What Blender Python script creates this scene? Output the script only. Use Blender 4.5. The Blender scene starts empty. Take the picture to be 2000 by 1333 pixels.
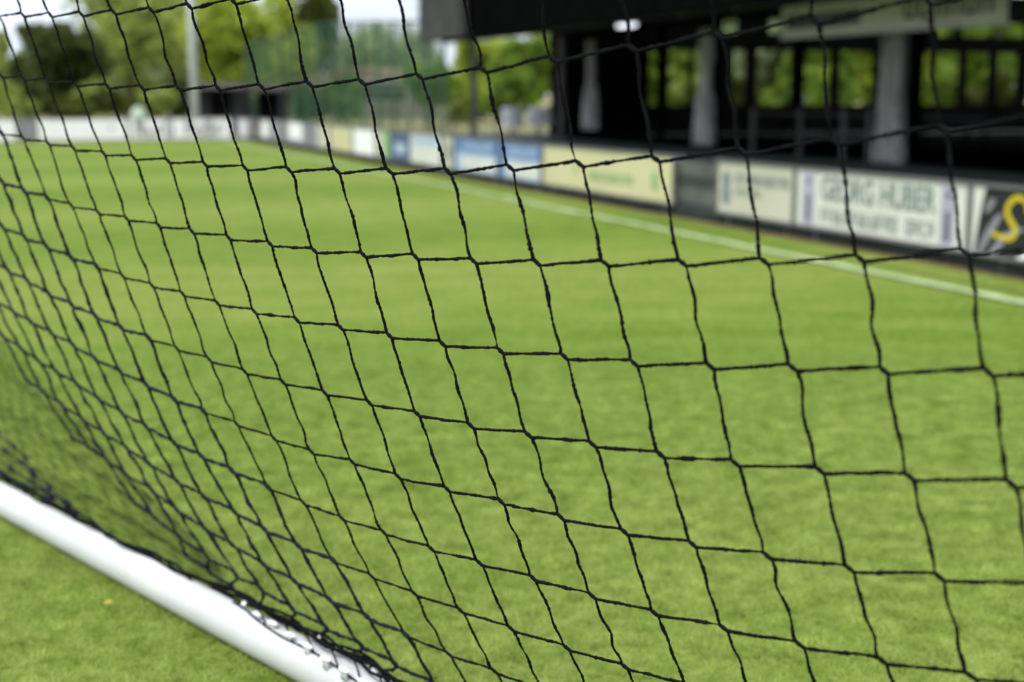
import bpy, math, random
import numpy as np
from mathutils import Vector, Matrix

# ---------------------------------------------------------------- camera, sky, sun
sc = bpy.context.scene
H = 1.15                                   # eye height of the photographer
FPX = 2778.0                               # 50 mm lens on a 36 mm frame, in px of a 2000 px wide frame
TH = math.atan((666.5 - 185) / FPX)        # the horizon lies at y = 185 of 1333
cT, sT = math.cos(TH), math.sin(TH)
cd = bpy.data.cameras.new('camera')
cam = bpy.data.objects.new('camera', cd)
sc.collection.objects.link(cam)
cam.location = (0, 0, H)
cam.rotation_euler = (math.pi / 2 - TH, 0, 0)
cd.lens = 50; cd.sensor_width = 36; cd.clip_end = 3000; cd.clip_start = .02
cd.dof.use_dof = True
cd.dof.focus_distance = 1.98
cd.dof.aperture_fstop = 3.1
sc.camera = cam

SUN_EL, SUN_AZ = math.radians(60), math.radians(214)
w = bpy.data.worlds.new('World'); sc.world = w; w.use_nodes = True
nt = w.node_tree; bg = nt.nodes['Background']
sky = nt.nodes.new('ShaderNodeTexSky'); sky.sky_type = 'NISHITA'; sky.sun_disc = False
sky.sun_elevation = SUN_EL; sky.sun_rotation = SUN_AZ
sky.dust_density = 3.5; sky.ozone_density = 1.6; sky.air_density = 1.0
# broken bright cloud cover over the sky
tc = nt.nodes.new('ShaderNodeTexCoord'); mp = nt.nodes.new('ShaderNodeMapping'); mp.inputs['Scale'].default_value = (1, 1, 2.6)
cn = nt.nodes.new('ShaderNodeTexNoise'); cn.inputs['Scale'].default_value = 2.2; cn.inputs['Detail'].default_value = 6
cr = nt.nodes.new('ShaderNodeValToRGB'); cr.color_ramp.elements[0].position = .22; cr.color_ramp.elements[1].position = .50
cm = nt.nodes.new('ShaderNodeMixRGB'); cm.inputs[2].default_value = (7.6, 8.3, 9.4, 1)
nt.links.new(tc.outputs['Generated'], mp.inputs['Vector']); nt.links.new(mp.outputs['Vector'], cn.inputs['Vector'])
nt.links.new(cn.outputs['Fac'], cr.inputs['Fac']); nt.links.new(cr.outputs['Color'], cm.inputs[0])
nt.links.new(sky.outputs['Color'], cm.inputs[1]); nt.links.new(cm.outputs['Color'], bg.inputs['Color'])
bg.inputs['Strength'].default_value = .12
sl = bpy.data.lights.new('sun', 'SUN'); sl.energy = 2.2; sl.angle = math.radians(12); sl.color = (1, .96, .9)
so = bpy.data.objects.new('sun', sl); sc.collection.objects.link(so)
sd = Vector((math.sin(SUN_AZ) * math.cos(SUN_EL), math.cos(SUN_AZ) * math.cos(SUN_EL), math.sin(SUN_EL)))
so.rotation_euler = sd.to_track_quat('Z', 'Y').to_euler()
sc.view_settings.view_transform = 'Standard'; sc.view_settings.look = 'None'
sc.view_settings.gamma = 1; sc.view_settings.exposure = 0.37
sc.cycles.max_bounces = 6; sc.cycles.transparent_max_bounces = 16
sc.cycles.use_denoising = True

UZ = Vector((0, 0, 1))
rng = np.random.default_rng(7); random.seed(7)

# ---------------------------------------------------------------- measuring helpers
def ray(x, y):
    u = (x - 1000) / FPX; v = (666.5 - y) / FPX
    return Vector((u, cT + v * sT, -sT + v * cT))
def at(x, y, Y):
    d = ray(x, y); return Vector((0, 0, H)) + d * (Y / d.y)
def gp(x, y, z=0.0):
    d = ray(x, y); return Vector((0, 0, H)) + d * ((z - H) / d.z)
def proj(p):
    dz = p.z - H; dep = p.y * cT - dz * sT; up = p.y * sT + dz * cT
    return 1000 + FPX * p.x / dep, 666.5 - FPX * up / dep
SD = Vector((-.36, 1.0, 0)).normalized()   # direction of the touchline
SN = Vector((SD.y, -SD.x, 0))              # away from the pitch
def on_line(K, x, z=0.0):
    """point at height z on the vertical plane parallel to the touchline; K sets its distance"""
    Y = K / max(x, 1)
    # K = (x - vanishing x) * Y
    return Vector(((x - 1000) / FPX * (Y * cT - (z - H) * sT), Y, z))
KB = 1405 * 12.67                          # plane of the advertising boards
P0B = on_line(KB, 1405)
def bl(x, z=0.0, off=0.0):
    """point on the board line whose picture column is x"""
    P0 = P0B + SN * off
    lo, hi = -11.0, 120.0
    for _ in range(50):
        m = (lo + hi) / 2
        p = P0 + SD * m; p.z = z
        if p.y < .5: lo = m; continue
        if proj(p)[0] > x: lo = m
        else: hi = m
    p = P0 + SD * lo; p.z = z
    return p

# ---------------------------------------------------------------- object helpers
def link(o):
    sc.collection.objects.link(o); return o
def tag(o, label=None, cat=None, group=None, kind=None):
    if label: o['label'] = label
    if cat: o['category'] = cat
    if group: o['group'] = group
    if kind: o['kind'] = kind
    return o
def empty(name, loc, label, cat, group=None):
    o = link(bpy.data.objects.new(name, None)); o.location = loc; o.empty_display_size = .2
    bpy.context.view_layer.update()
    return tag(o, label, cat, group)
class MB:
    """collects geometry in world coordinates, builds one mesh object"""
    def __init__(s): s.v = []; s.f = []; s.n = 0; s.uv = None
    def add(s, vs, fs):
        vs = np.asarray(vs, float).reshape(-1, 3)
        s.v.append(vs); s.f += [tuple(i + s.n for i in f) for f in fs]; s.n += len(vs)
    def box(s, c, ax, ay, az):
        """c centre, ax ay az half-axis vectors"""
        c = Vector(c); V = []
        for k in (-1, 1):
            for j in (-1, 1):
                for i in (-1, 1): V.append(c + Vector(ax) * i + Vector(ay) * j + Vector(az) * k)
        s.add([tuple(v) for v in V], [(0, 2, 3, 1), (4, 5, 7, 6), (0, 1, 5, 4), (2, 6, 7, 3), (0, 4, 6, 2), (1, 3, 7, 5)])
    def wall(s, a, b, z0, z1, t):
        """upright slab from a to b"""
        a = Vector((a[0], a[1], 0)); b = Vector((b[0], b[1], 0)); d = b - a
        n = Vector((-d.y, d.x, 0)).normalized() * (t / 2)
        s.box((a + b) / 2 + Vector((0, 0, (z0 + z1) / 2)), d / 2, n, (0, 0, (z1 - z0) / 2))
    def tube(s, pts, rad, sides=8, braid=0.0, pitch=.007, cap=True):
        P = np.asarray([tuple(p) for p in pts], float); n = len(P)
        r = np.full(n, rad) if np.isscalar(rad) else np.asarray(rad, float)
        T = np.gradient(P, axis=0); T /= np.linalg.norm(T, axis=1)[:, None] + 1e-12
        ref = np.array([0, 1., 0]) if abs(T[:, 1]).mean() < .8 else np.array([1., 0, 0])
        A = np.cross(T, ref); A /= np.linalg.norm(A, axis=1)[:, None] + 1e-12
        B = np.cross(T, A)
        L = np.concatenate([[0], np.cumsum(np.linalg.norm(np.diff(P, axis=0), axis=1))])
        an = np.arange(sides) * 2 * math.pi / sides
        rr = r[:, None] * np.ones(sides)
        if braid: rr = rr * (1 + braid * np.sin(2 * an[None, :] + L[:, None] * 2 * math.pi / pitch) * .6 + braid * .7 * np.random.RandomState(int(P[0, 0] * 1e4) & 65535).randn(n, sides))
        V = P[:, None, :] + rr[:, :, None] * (np.cos(an)[None, :, None] * A[:, None, :] + np.sin(an)[None, :, None] * B[:, None, :])
        F = []
        for i in range(n - 1):
            for j in range(sides):
                k = (j + 1) % sides
                F.append((i * sides + j, i * sides + k, (i + 1) * sides + k, (i + 1) * sides + j))
        if cap:
            F.append(tuple(range(sides))[::-1]); F.append(tuple((n - 1) * sides + j for j in range(sides)))
        s.add(V.reshape(-1, 3), F)
    def ball(s, c, rx, ry=None, rz=None, seg=10, rings=6, M=None):
        ry = ry or rx; rz = rz or rx; V = []; F = []
        c = Vector(c)
        for i in range(rings + 1):
            ph = math.pi * i / rings
            for j in range(seg):
                a = 2 * math.pi * j / seg
                p = Vector((rx * math.sin(ph) * math.cos(a), ry * math.sin(ph) * math.sin(a), rz * math.cos(ph)))
                if M is not None: p = M @ p
                V.append(tuple(c + p))
        for i in range(rings):
            for j in range(seg):
                k = (j + 1) % seg; F.append((i * seg + j, (i + 1) * seg + j, (i + 1) * seg + k, i * seg + k))
        s.add(V, F)
    def build(s, name, mat, parent=None, smooth=False, bevel=0):
        me = bpy.data.meshes.new(name)
        V = np.concatenate(s.v)
        if parent is not None: V = V - np.array(parent.matrix_world.translation)
        me.from_pydata(V.tolist(), [], s.f); me.update()
        me.materials.append(mat)
        if smooth: me.polygons.foreach_set('use_smooth', [True] * len(me.polygons))
        o = link(bpy.data.objects.new(name, me))
        if parent is not None: o.parent = parent
        if bevel:
            m = o.modifiers.new('bevel', 'BEVEL'); m.width = bevel; m.segments = 2; m.limit_method = 'ANGLE'
        return o

def mat(name, col, rough=.7, spec=.3, var=.18, scale=3.0, col2=None, bump=0, metal=0, coords='Object'):
    m = bpy.data.materials.new(name); m.use_nodes = True
    t = m.node_tree; b = t.nodes['Principled BSDF']
    b.inputs['Roughness'].default_value = rough; b.inputs['Specular IOR Level'].default_value = spec
    b.inputs['Metallic'].default_value = metal
    c = t.nodes.new('ShaderNodeTexCoord'); n = t.nodes.new('ShaderNodeTexNoise')
    n.inputs['Scale'].default_value = scale; n.inputs['Detail'].default_value = 6; n.inputs['Roughness'].default_value = .6
    t.links.new(c.outputs[coords], n.inputs['Vector'])
    r = t.nodes.new('ShaderNodeValToRGB'); r.color_ramp.elements[0].position = .3; r.color_ramp.elements[1].position = .7
    a = [max(0, x * (1 - var)) for x in col]; z = [min(1, x * (1 + var)) for x in (col2 or col)]
    r.color_ramp.elements[0].color = (*a, 1); r.color_ramp.elements[1].color = (*z, 1)
    t.links.new(n.outputs['Fac'], r.inputs['Fac']); t.links.new(r.outputs['Color'], b.inputs['Base Color'])
    if bump:
        bp = t.nodes.new('ShaderNodeBump'); bp.inputs['Strength'].default_value = bump; bp.inputs['Distance'].default_value = .01
        t.links.new(n.outputs['Fac'], bp.inputs['Height']); t.links.new(bp.outputs['Normal'], b.inputs['Normal'])
    return m

def text_mesh(txt, origin, ux, uz, height, mat_, parent, width=None, name='lettering', depth=.003, bold=0.0, shear=0.0):
    """writing laid out from origin along ux, upwards along uz"""
    cu = bpy.data.curves.new(name, 'FONT'); cu.body = txt; cu.size = 1; cu.offset = bold; cu.extrude = 0; cu.shear = shear
    tmp = link(bpy.data.objects.new('tmp', cu)); bpy.context.view_layer.update()
    dg = bpy.context.evaluated_depsgraph_get(); me0 = bpy.data.meshes.new_from_object(tmp.evaluated_get(dg))
    n = len(me0.vertices); co = np.empty(n * 3); me0.vertices.foreach_get('co', co); co = co.reshape(-1, 3)
    fs = [tuple(p.vertices) for p in me0.polygons]
    bpy.data.objects.remove(tmp); bpy.data.meshes.remove(me0)
    w0, h0 = np.ptp(co[:, 0]), np.ptp(co[:, 1])
    sx = (width / w0) if width else height / h0; sy = height / h0
    ux = Vector(ux); uz = Vector(uz); nn = ux.cross(uz).normalized()
    X = (co[:, 0] - co[:, 0].min()) * sx; Z = (co[:, 1] - co[:, 1].min()) * sy
    P = np.array(origin)[None] + X[:, None] * np.array(ux)[None] + Z[:, None] * np.array(uz)[None]
    mb = MB(); mb.add(P + np.array(nn)[None] * depth, fs)
    return mb.build(name, mat_, parent)
NET = {   # knots of the goal net in millimetres: row -> (first column, x y z x y z ...)
'A': (1, -945,2675,1295,-867,2582,1289,-788,2487,1284,-706,2388,1280,-627,2295,1278,-545,2200,1276,-467,2111,1276,-386,2022,1277,-302,1934,1278,-225,1858,1279,-147,1782,1283,-66,1708,1291,20,1631,1301,103,1557,1310,187,1476,1319,268,1380,1327,340,1260,1330),
'B': (0, -983,2783,1185,-911,2695,1180,-837,2605,1175,-759,2512,1168,-675,2411,1164,-593,2314,1161,-513,2220,1160,-434,2130,1160,-354,2040,1161,-274,1956,1164,-195,1876,1166,-115,1798,1172,-34,1724,1179,47,1654,1190,131,1583,1200,214,1511,1211,297,1428,1222,376,1322,1234,439,1174,1243),
'C': (-1, -1032,2903,1074,-957,2812,1066,-878,2715,1060,-801,2621,1053,-718,2521,1048,-641,2426,1045,-559,2327,1044,-479,2233,1043,-399,2139,1042,-320,2050,1044,-240,1962,1047,-161,1879,1051,-81,1799,1055,-2,1725,1063,78,1654,1071,159,1585,1080,243,1513,1091,324,1437,1104,403,1345,1119,469,1227,1134),
'D': (-2, -1074,3009,969,-999,2920,957,-921,2824,949,-846,2733,941,-767,2637,935,-688,2539,932,-607,2439,929,-528,2342,928,-449,2247,927,-367,2150,927,-287,2056,927,-206,1964,931,-128,1878,938,-49,1795,942,30,1717,949,108,1643,957,189,1570,966,267,1499,976,349,1420,988,426,1333,1003,491,1230,1020),
'E': (-3, -1120,3120,866,-1039,3026,850,-963,2932,841,-885,2840,829,-806,2743,822,-731,2651,815,-652,2553,810,-574,2456,808,-493,2356,806,-414,2258,807,-330,2156,809,-252,2062,813,-172,1967,817,-93,1877,821,-15,1791,827,64,1707,835,142,1627,842,220,1550,853,296,1475,866,372,1396,878,446,1307,894,508,1209,911),
'F': (-4, -1145,3210,757,-1073,3124,745,-999,3039,727,-921,2944,717,-845,2852,707,-769,2760,699,-690,2661,695,-615,2569,691,-534,2467,689,-453,2367,687,-372,2265,690,-291,2165,693,-212,2066,699,-135,1974,703,-56,1880,708,21,1790,717,99,1703,726,174,1621,734,249,1540,745,325,1458,759,397,1376,774,466,1286,792,524,1188,812),
'G': (-5, -1172,3301,650,-1104,3223,636,-1029,3132,626,-954,3042,615,-882,2959,599,-805,2867,590,-728,2773,582,-651,2679,573,-574,2583,571,-493,2482,570,-409,2377,569,-330,2279,569,-252,2178,579,-172,2080,582,-94,1983,590,-15,1887,599,64,1794,605,140,1705,613,214,1619,625,287,1535,639,359,1450,653,428,1363,674,492,1271,696),
'H': (-7, -1255,3455,565,-1186,3376,549,-1116,3297,530,-1051,3219,521,-980,3135,510,-909,3055,493,-834,2967,481,-760,2878,472,-681,2786,460,-607,2694,457,-528,2597,453,-442,2492,450,-364,2395,449,-285,2296,451,-206,2198,457,-124,2094,464,-48,1998,474,29,1903,484,107,1811,491,181,1722,501,255,1632,516,329,1544,530,400,1456,547,466,1366,568,526,1272,594),
'I': (-7, -1200,3448,454,-1138,3376,442,-1066,3293,427,-993,3212,409,-923,3131,397,-850,3046,385,-782,2970,369,-700,2876,355,-627,2788,349,-544,2686,346,-472,2602,338,-393,2507,335,-316,2410,339,-239,2315,343,-160,2217,348,-81,2118,356,-2,2021,364,78,1925,372,154,1833,382,229,1744,393,304,1655,406,377,1563,424),
'J': (-6, -1061,3345,332,-1006,3278,328,-942,3204,317,-876,3134,298,-794,3036,289,-724,2964,267,-645,2874,253,-573,2790,246,-493,2699,235,-418,2610,231,-340,2520,227,-259,2421,230,-183,2331,231,-105,2237,235,-28,2142,245,49,2053,249,126,1964,254,205,1875,260),
'K': (-4, -881,3186,226,-811,3115,202,-740,3040,183,-661,2956,164,-582,2866,155,-515,2787,151,-439,2705,140,-359,2611,136,-282,2521,136,-213,2442,133,-135,2356,129,-54,2261,134,25,2172,137),
'L': (-2, -734,3068,133,-667,2996,118,-601,2929,101,-520,2841,87,-446,2754,85,-385,2683,82,-309,2599,78,-238,2515,79,-163,2436,71,-86,2353,67),
}

def fl(x, z=0.0, off=0.0):
    """point on the far goal-line board plane whose picture column is x; off = further away"""
    P0 = gp(250, 276) + SD * off
    lo, hi = -60.0, 60.0
    for _ in range(50):
        m = (lo + hi) / 2; p = P0 + SN * m; p.z = z
        if p.y < 1 or proj(p)[0] < x: lo = m
        else: hi = m
    p = P0 + SN * lo; p.z = z
    return p

# ---------------------------------------------------------------- materials
def grass_mat():
    m = bpy.data.materials.new('pitch_grass'); m.use_nodes = True; t = m.node_tree; b = t.nodes['Principled BSDF']
    b.inputs['Roughness'].default_value = .85; b.inputs['Specular IOR Level'].default_value = .04
    N = t.nodes.new; Lk = t.links.new
    c = N('ShaderNodeTexCoord')
    def noise(scale, det, sc3=(1, 1, 1), rot=0):
        mp = N('ShaderNodeMapping'); mp.inputs['Scale'].default_value = sc3; mp.inputs['Rotation'].default_value = (0, 0, rot)
        Lk(c.outputs['Object'], mp.inputs['Vector']); n = N('ShaderNodeTexNoise'); n.inputs['Scale'].default_value = scale
        n.inputs['Detail'].default_value = det; n.inputs['Roughness'].default_value = .65; Lk(mp.outputs['Vector'], n.inputs['Vector']); return n
    a = math.atan2(SD.y, SD.x)
    fine = noise(26, 10); mid = noise(2.6, 5); big = noise(.35, 3)
    streak = noise(1.3, 4, (.35, 1.6, 1), -a + math.pi / 2)
    # mowing bands across the pitch
    mp = N('ShaderNodeMapping'); mp.inputs['Rotation'].default_value = (0, 0, -a); Lk(c.outputs['Object'], mp.inputs['Vector'])
    wv = N('ShaderNodeTexWave'); wv.inputs['Scale'].default_value = .055; wv.inputs['Distortion'].default_value = .8; wv.inputs['Detail'].default_value = 2
    Lk(mp.outputs['Vector'], wv.inputs['Vector'])
    def mul(a_, k):
        q = N('ShaderNodeMath'); q.operation = 'MULTIPLY_ADD'; q.inputs[1].default_value = k; q.inputs[2].default_value = -.5 * k; Lk(a_, q.inputs[0]); return q.outputs[0]
    def add(a_, b_):
        q = N('ShaderNodeMath'); q.operation = 'ADD'; Lk(a_, q.inputs[0]); Lk(b_, q.inputs[1]); return q.outputs[0]
    s = add(mul(fine.outputs['Fac'], 1.15), mul(mid.outputs['Fac'], .5)); s = add(s, mul(streak.outputs['Fac'], .34)); s = add(s, mul(big.outputs['Fac'], .12)); s = add(s, mul(wv.outputs['Fac'], .14))
    q = N('ShaderNodeMath'); q.operation = 'ADD'; q.inputs[1].default_value = .5; Lk(s, q.inputs[0])
    r = N('ShaderNodeValToRGB'); e = r.color_ramp.elements
    e[0].position = .18; e[0].color = (.062, .115, .010, 1); e[1].position = .8; e[1].color = (.26, .30, .078, 1)
    k = e.new(.45); k.color = (.140, .212, .028, 1); Lk(q.outputs[0], r.inputs['Fac']); Lk(r.outputs['Color'], b.inputs['Base Color'])
    bp = N('ShaderNodeBump'); bp.inputs['Strength'].default_value = .6; bp.inputs['Distance'].default_value = .02
    f2 = noise(60, 6); Lk(f2.outputs['Fac'], bp.inputs['Height']); Lk(bp.outputs['Normal'], b.inputs['Normal'])
    return m
def leafmat(name, a, b_, sc_=.9):
    m = mat(name, a, .6, .25, .35, sc_, col2=b_)
    p = m.node_tree.nodes['Principled BSDF']
    tr = m.node_tree.nodes.new('ShaderNodeBsdfTranslucent'); mx = m.node_tree.nodes.new('ShaderNodeMixShader'); mx.inputs[0].default_value = .48
    rp = [n for n in m.node_tree.nodes if n.type == 'VALTORGB'][0]
    m.node_tree.links.new(rp.outputs['Color'], tr.inputs['Color'])
    m.node_tree.links.new(p.outputs[0], mx.inputs[1]); m.node_tree.links.new(tr.outputs[0], mx.inputs[2])
    m.node_tree.links.new(mx.outputs[0], m.node_tree.nodes['Material Output'].inputs['Surface']); return m
M = {}
M['pitch'] = grass_mat()
M['blade'] = leafmat('grass_blades', (.185, .30, .033), (.40, .49, .13), 11)
M['field'] = mat('meadow', (.19, .2, .07), .9, .1, .35, .12, col2=(.27, .24, .12))
M['line'] = mat('chalk', (.25, .35, .12), .9, .1, .2, 5, col2=(.42, .50, .28))
M['earth'] = mat('worn_earth', (.14, .10, .045), .95, .1, .3, 1.5)
M['asphalt'] = mat('asphalt', (.07, .085, .075), .95, .05, .3, .8)
M['kerb'] = mat('kerb_stone', (.035, .042, .036), .95, .05, .3, 2)
M['darkwood'] = mat('dark_planks', (.05, .055, .048), .8, .2, .35, 2)
M['plank'] = mat('grey_planks', (.11, .12, .105), .8, .2, .35, 2)
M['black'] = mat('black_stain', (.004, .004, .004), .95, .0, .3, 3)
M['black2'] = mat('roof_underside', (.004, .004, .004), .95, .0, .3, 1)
M['fascia'] = mat('fascia_boards', (.10, .10, .098), .8, .2, .25, 1)
M['postgrey'] = mat('steel_posts', (.14, .14, .14), .5, .4, .2, 3)
M['white'] = mat('white_board', (.90, .90, .90), .5, .3, .05, 1.2)
M['offwhite'] = mat('offwhite_board', (.66, .66, .60), .5, .3, .07, 1.2)
M['cream'] = mat('cream_board', (.56, .54, .42), .5, .3, .07, 1.2)
M['yellowcream'] = mat('yellow_cream_board', (.60, .56, .32), .5, .3, .07, 1.2)
M['blue'] = mat('blue_board', (.10, .20, .42), .5, .3, .15, 2)
M['paleblue'] = mat('pale_blue_board', (.42, .52, .66), .5, .3, .15, 2)
M['navy'] = mat('navy_board', (.06, .10, .22), .5, .3, .15, 2)
M['greyboard'] = mat('grey_board', (.24, .24, .26), .6, .3, .2, 1.5)
M['slate'] = mat('slate_lettering', (.20, .24, .26), .6, .2, .15, 8)
M['greyletter'] = mat('grey_lettering', (.20, .26, .23), .6, .2, .15, 8)
M['lilac'] = mat('lilac_strip', (.42, .41, .50), .6, .2, .12, 4)
M['violet'] = mat('violet_lettering', (.14, .13, .19), .6, .2, .2, 8)
M['greenletter'] = mat('green_lettering', (.22, .42, .16), .6, .2, .15, 8)
M['script'] = mat('black_script', (.03, .03, .035), .6, .2, .15, 8)
M['yellow'] = mat('yellow_paint', (.62, .66, .03), .5, .3, .12, 6)
M['orange'] = mat('orange_paint', (.80, .42, .02), .5, .3, .12, 6)
M['blackboard'] = mat('black_board', (.014, .014, .016), .5, .3, .2, 3)
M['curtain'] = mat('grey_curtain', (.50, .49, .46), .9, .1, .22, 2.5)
def pleat_shading(m, a, b_, sc_):
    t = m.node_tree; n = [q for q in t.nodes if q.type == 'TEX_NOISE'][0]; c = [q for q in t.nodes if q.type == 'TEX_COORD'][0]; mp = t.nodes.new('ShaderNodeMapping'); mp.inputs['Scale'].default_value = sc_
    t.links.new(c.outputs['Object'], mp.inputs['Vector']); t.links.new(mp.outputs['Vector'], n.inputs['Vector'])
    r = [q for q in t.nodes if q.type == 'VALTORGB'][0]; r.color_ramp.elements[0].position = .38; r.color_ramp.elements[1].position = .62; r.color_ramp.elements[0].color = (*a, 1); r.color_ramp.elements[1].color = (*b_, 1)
pleat_shading(M['curtain'], (.26, .26, .24), (.86, .85, .80), (11, 11, .3))  # light and shade of the pleats painted into the cloth as upright bands
M['signgrey'] = mat('sign_panel', (.86, .86, .74), .6, .2, .12, 1.5)
M['signink'] = mat('sign_ink', (.05, .052, .058), .6, .2, .2, 6)
M['mast'] = mat('mast_metal', (.78, .80, .82), .4, .5, .08, 2)
M['shed'] = mat('shed_boards', (.022, .022, .026), .8, .2, .3, 2)
M['shedroof'] = mat('shed_roof', (.13, .12, .12), .7, .2, .2, 2)
M['wallbeige'] = mat('house_render', (.34, .31, .25), .9, .1, .12, .6)
M['rooftile'] = mat('roof_tiles', (.20, .14, .10), .9, .1, .25, 1.5)
M['glass'] = mat('window_glass', (.05, .06, .07), .1, .5, .3, 2)
M['carwhite'] = mat('white_car_paint', (.72, .73, .75), .25, .5, .04, 1)
M['tyre'] = mat('tyre', (.02, .02, .02), .9, .1, .2, 10)
M['tent'] = mat('green_canvas', (.48, .60, .46), .8, .1, .15, 2)
M['fencegreen'] = mat('green_netting', (.06, .12, .075), .9, .0, .25, .3)
M['bark'] = mat('bark', (.10, .075, .05), .95, .1, .35, 3, bump=.4)
M['leaf_dark'] = leafmat('dark_foliage', (.045, .062, .016), (.10, .125, .03))
M['leaf_mid'] = leafmat('mid_foliage', (.25, .33, .06), (.44, .50, .14))
M['leaf_bright'] = leafmat('bright_foliage', (.30, .40, .035), (.48, .56, .09))
M['leaf_olive'] = leafmat('olive_foliage', (.055, .072, .012), (.11, .13, .02))
M['leaf_grey'] = leafmat('greygreen_foliage', (.26, .34, .17), (.42, .50, .27))
M['leaf_green'] = leafmat('green_foliage', (.10, .19, .02), (.22, .33, .04))
M['galv'] = mat('aluminium_white', (.60, .61, .605), .45, .4, .08, 3.5)
M['twine'] = mat('black_twine', (.006, .006, .007), .9, .08, .3, 300)
M['thick'] = mat('charcoal_twine', (.012, .014, .022), .9, .12, .3, 200)
M['thatch'] = mat('slack_twine', (.022, .042, .014), 1, .0, .3, 60)
M['plastic'] = mat('white_plastic', (.78, .79, .80), .4, .4, .04, 20)
M['petal'] = mat('dandelion', (.42, .36, .09), .7, .1, .1, 40)
M['lamp'] = bpy.data.materials.new('lamp_glow'); M['lamp'].use_nodes = True
_p = M['lamp'].node_tree.nodes['Principled BSDF']; _p.inputs['Emission Color'].default_value = (.88, .94, 1, 1); _p.inputs['Emission Strength'].default_value = 1.6

# ---------------------------------------------------------------- ground
def sheet(name, pts, z, m, kind='structure', thick=None):
    mb = MB(); mb.add([(p[0], p[1], z) for p in pts], [tuple(range(len(pts)))])
    o = mb.build(name, m); tag(o, kind=kind); return o
S = 1500
g = sheet('ground', [(-S, -S), (S, -S), (S, S), (-S, S)], 0, M['field'])
# pitch: on the camera's side of the boards and this side of the far goal-line boards
A0 = bl(1000, 0, -.62); corner = None
def pcoord(p): q = p - P0B; return q.dot(SD), q.dot(SN)   # along, away
far_s = pcoord(gp(250, 276))[0]
def PC(s, n): p = P0B + SD * s + SN * n; return (p.x, p.y)
sheet('pitch', [PC(-45, -70), PC(-45, -.30), PC(far_s - .5, -.30), PC(far_s - .5, -70)], .004, M['pitch'])
sheet('earth_edging', [PC(-45, -.30), PC(-45, .05), PC(far_s, .05), PC(far_s, -.30)], .008, M['earth'])
# irregular turf edge: grass tongues over the bare edging
mb = MB(); V = []; n = 400
for i in range(n):
    s_ = -45 + (far_s + 44.5) * i / (n - 1); V.append((*PC(s_, -.12 + .02 * rng.standard_normal()), .012))
for i in range(n):
    s_ = -45 + (far_s + 44.5) * i / (n - 1); V.append((*PC(s_, -.45), .012))
mb.add(V, [(i, i + 1, n + i + 1, n + i) for i in range(n - 1)])
tag(mb.build('turf_edge', M['pitch']), kind='structure')
sheet('paving', [PC(-45, .08), PC(-45, 60), PC(30, 60), PC(30, .08)], .012, M['asphalt'])
# touchline, through three points measured on it
a_, b_ = gp(1400, 475), gp(2000, 593)
tn = (pcoord(a_)[1] + pcoord(b_)[1]) / 2
V = []; n = 260
for i in range(n):
    s_ = -45 + (far_s + 44) * i / (n - 1); wob = .012 * rng.standard_normal()
    V.append((*PC(s_, tn - .055 + wob), .016)); V.append((*PC(s_, tn + .055 + wob * .5), .016))
mb = MB(); mb.add(V, [(2 * i, 2 * i + 1, 2 * i + 3, 2 * i + 2) for i in range(n - 1)])
tag(mb.build('touchline', M['line']), kind='structure')
# grass blades close to the camera
nb = 260000
by = 2.35 + 4.3 * rng.random(nb) ** .8; bx = (rng.random(nb) - .5) * (by * .92 + .3)
fade = np.clip((6.6 - by) / 1.8, 0, 1); hgt = (.010 + .014 * rng.random(nb)) * (.25 + .75 * fade); ang = rng.random(nb) * 6.283; wd = .0012 + .0012 * rng.random(nb)
lean = rng.standard_normal((nb, 2)) * .010; z0 = np.full(nb, .003)
V = np.zeros((nb, 3, 3)); V[:, 0] = np.stack([bx - wd * np.cos(ang), by - wd * np.sin(ang), z0], 1)
V[:, 1] = np.stack([bx + wd * np.cos(ang), by + wd * np.sin(ang), z0], 1)
V[:, 2] = np.stack([bx + lean[:, 0], by + lean[:, 1], hgt], 1)
me = bpy.data.meshes.new('grass'); me.vertices.add(nb * 3); me.vertices.foreach_set('co', V.ravel())
me.loops.add(nb * 3); me.loops.foreach_set('vertex_index', np.arange(nb * 3)); me.polygons.add(nb)
me.polygons.foreach_set('loop_start', np.arange(nb) * 3); me.update(calc_edges=True); me.materials.append(M['blade'])
tag(link(bpy.data.objects.new('grass', me)), 'short mown grass blades of the pitch', 'grass', kind='stuff')
# two pale flowers in the turf
for i, (x, y, lb) in enumerate([(480, 748, 'yellow dandelion head in the pitch behind the net'), (214, 1204, 'pale yellow dandelion in the grass in front of the white bar')]):
    p = gp(x, y); e = empty('dandelion', p, lb, 'flower', 'dandelions in the turf')
    mb = MB(); mb.tube([p, p + Vector((0, 0, .03))], .0012, 5); mb.build('stalk', M['blade'], e)
    mb = MB()
    for k in range(22):
        a = k * .2856 * 2; q = p + Vector((math.cos(a) * .012, math.sin(a) * .012, .038 + .004 * (k % 2)))
        mb.ball(q * .5 + p * .5 + UZ * .012, .004, .004, .002, 6, 4)
    mb.ball(p + Vector((0, 0, .034)), .006, .006, .004, 8, 5); mb.build('flower_head', M['petal'], e)

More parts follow.
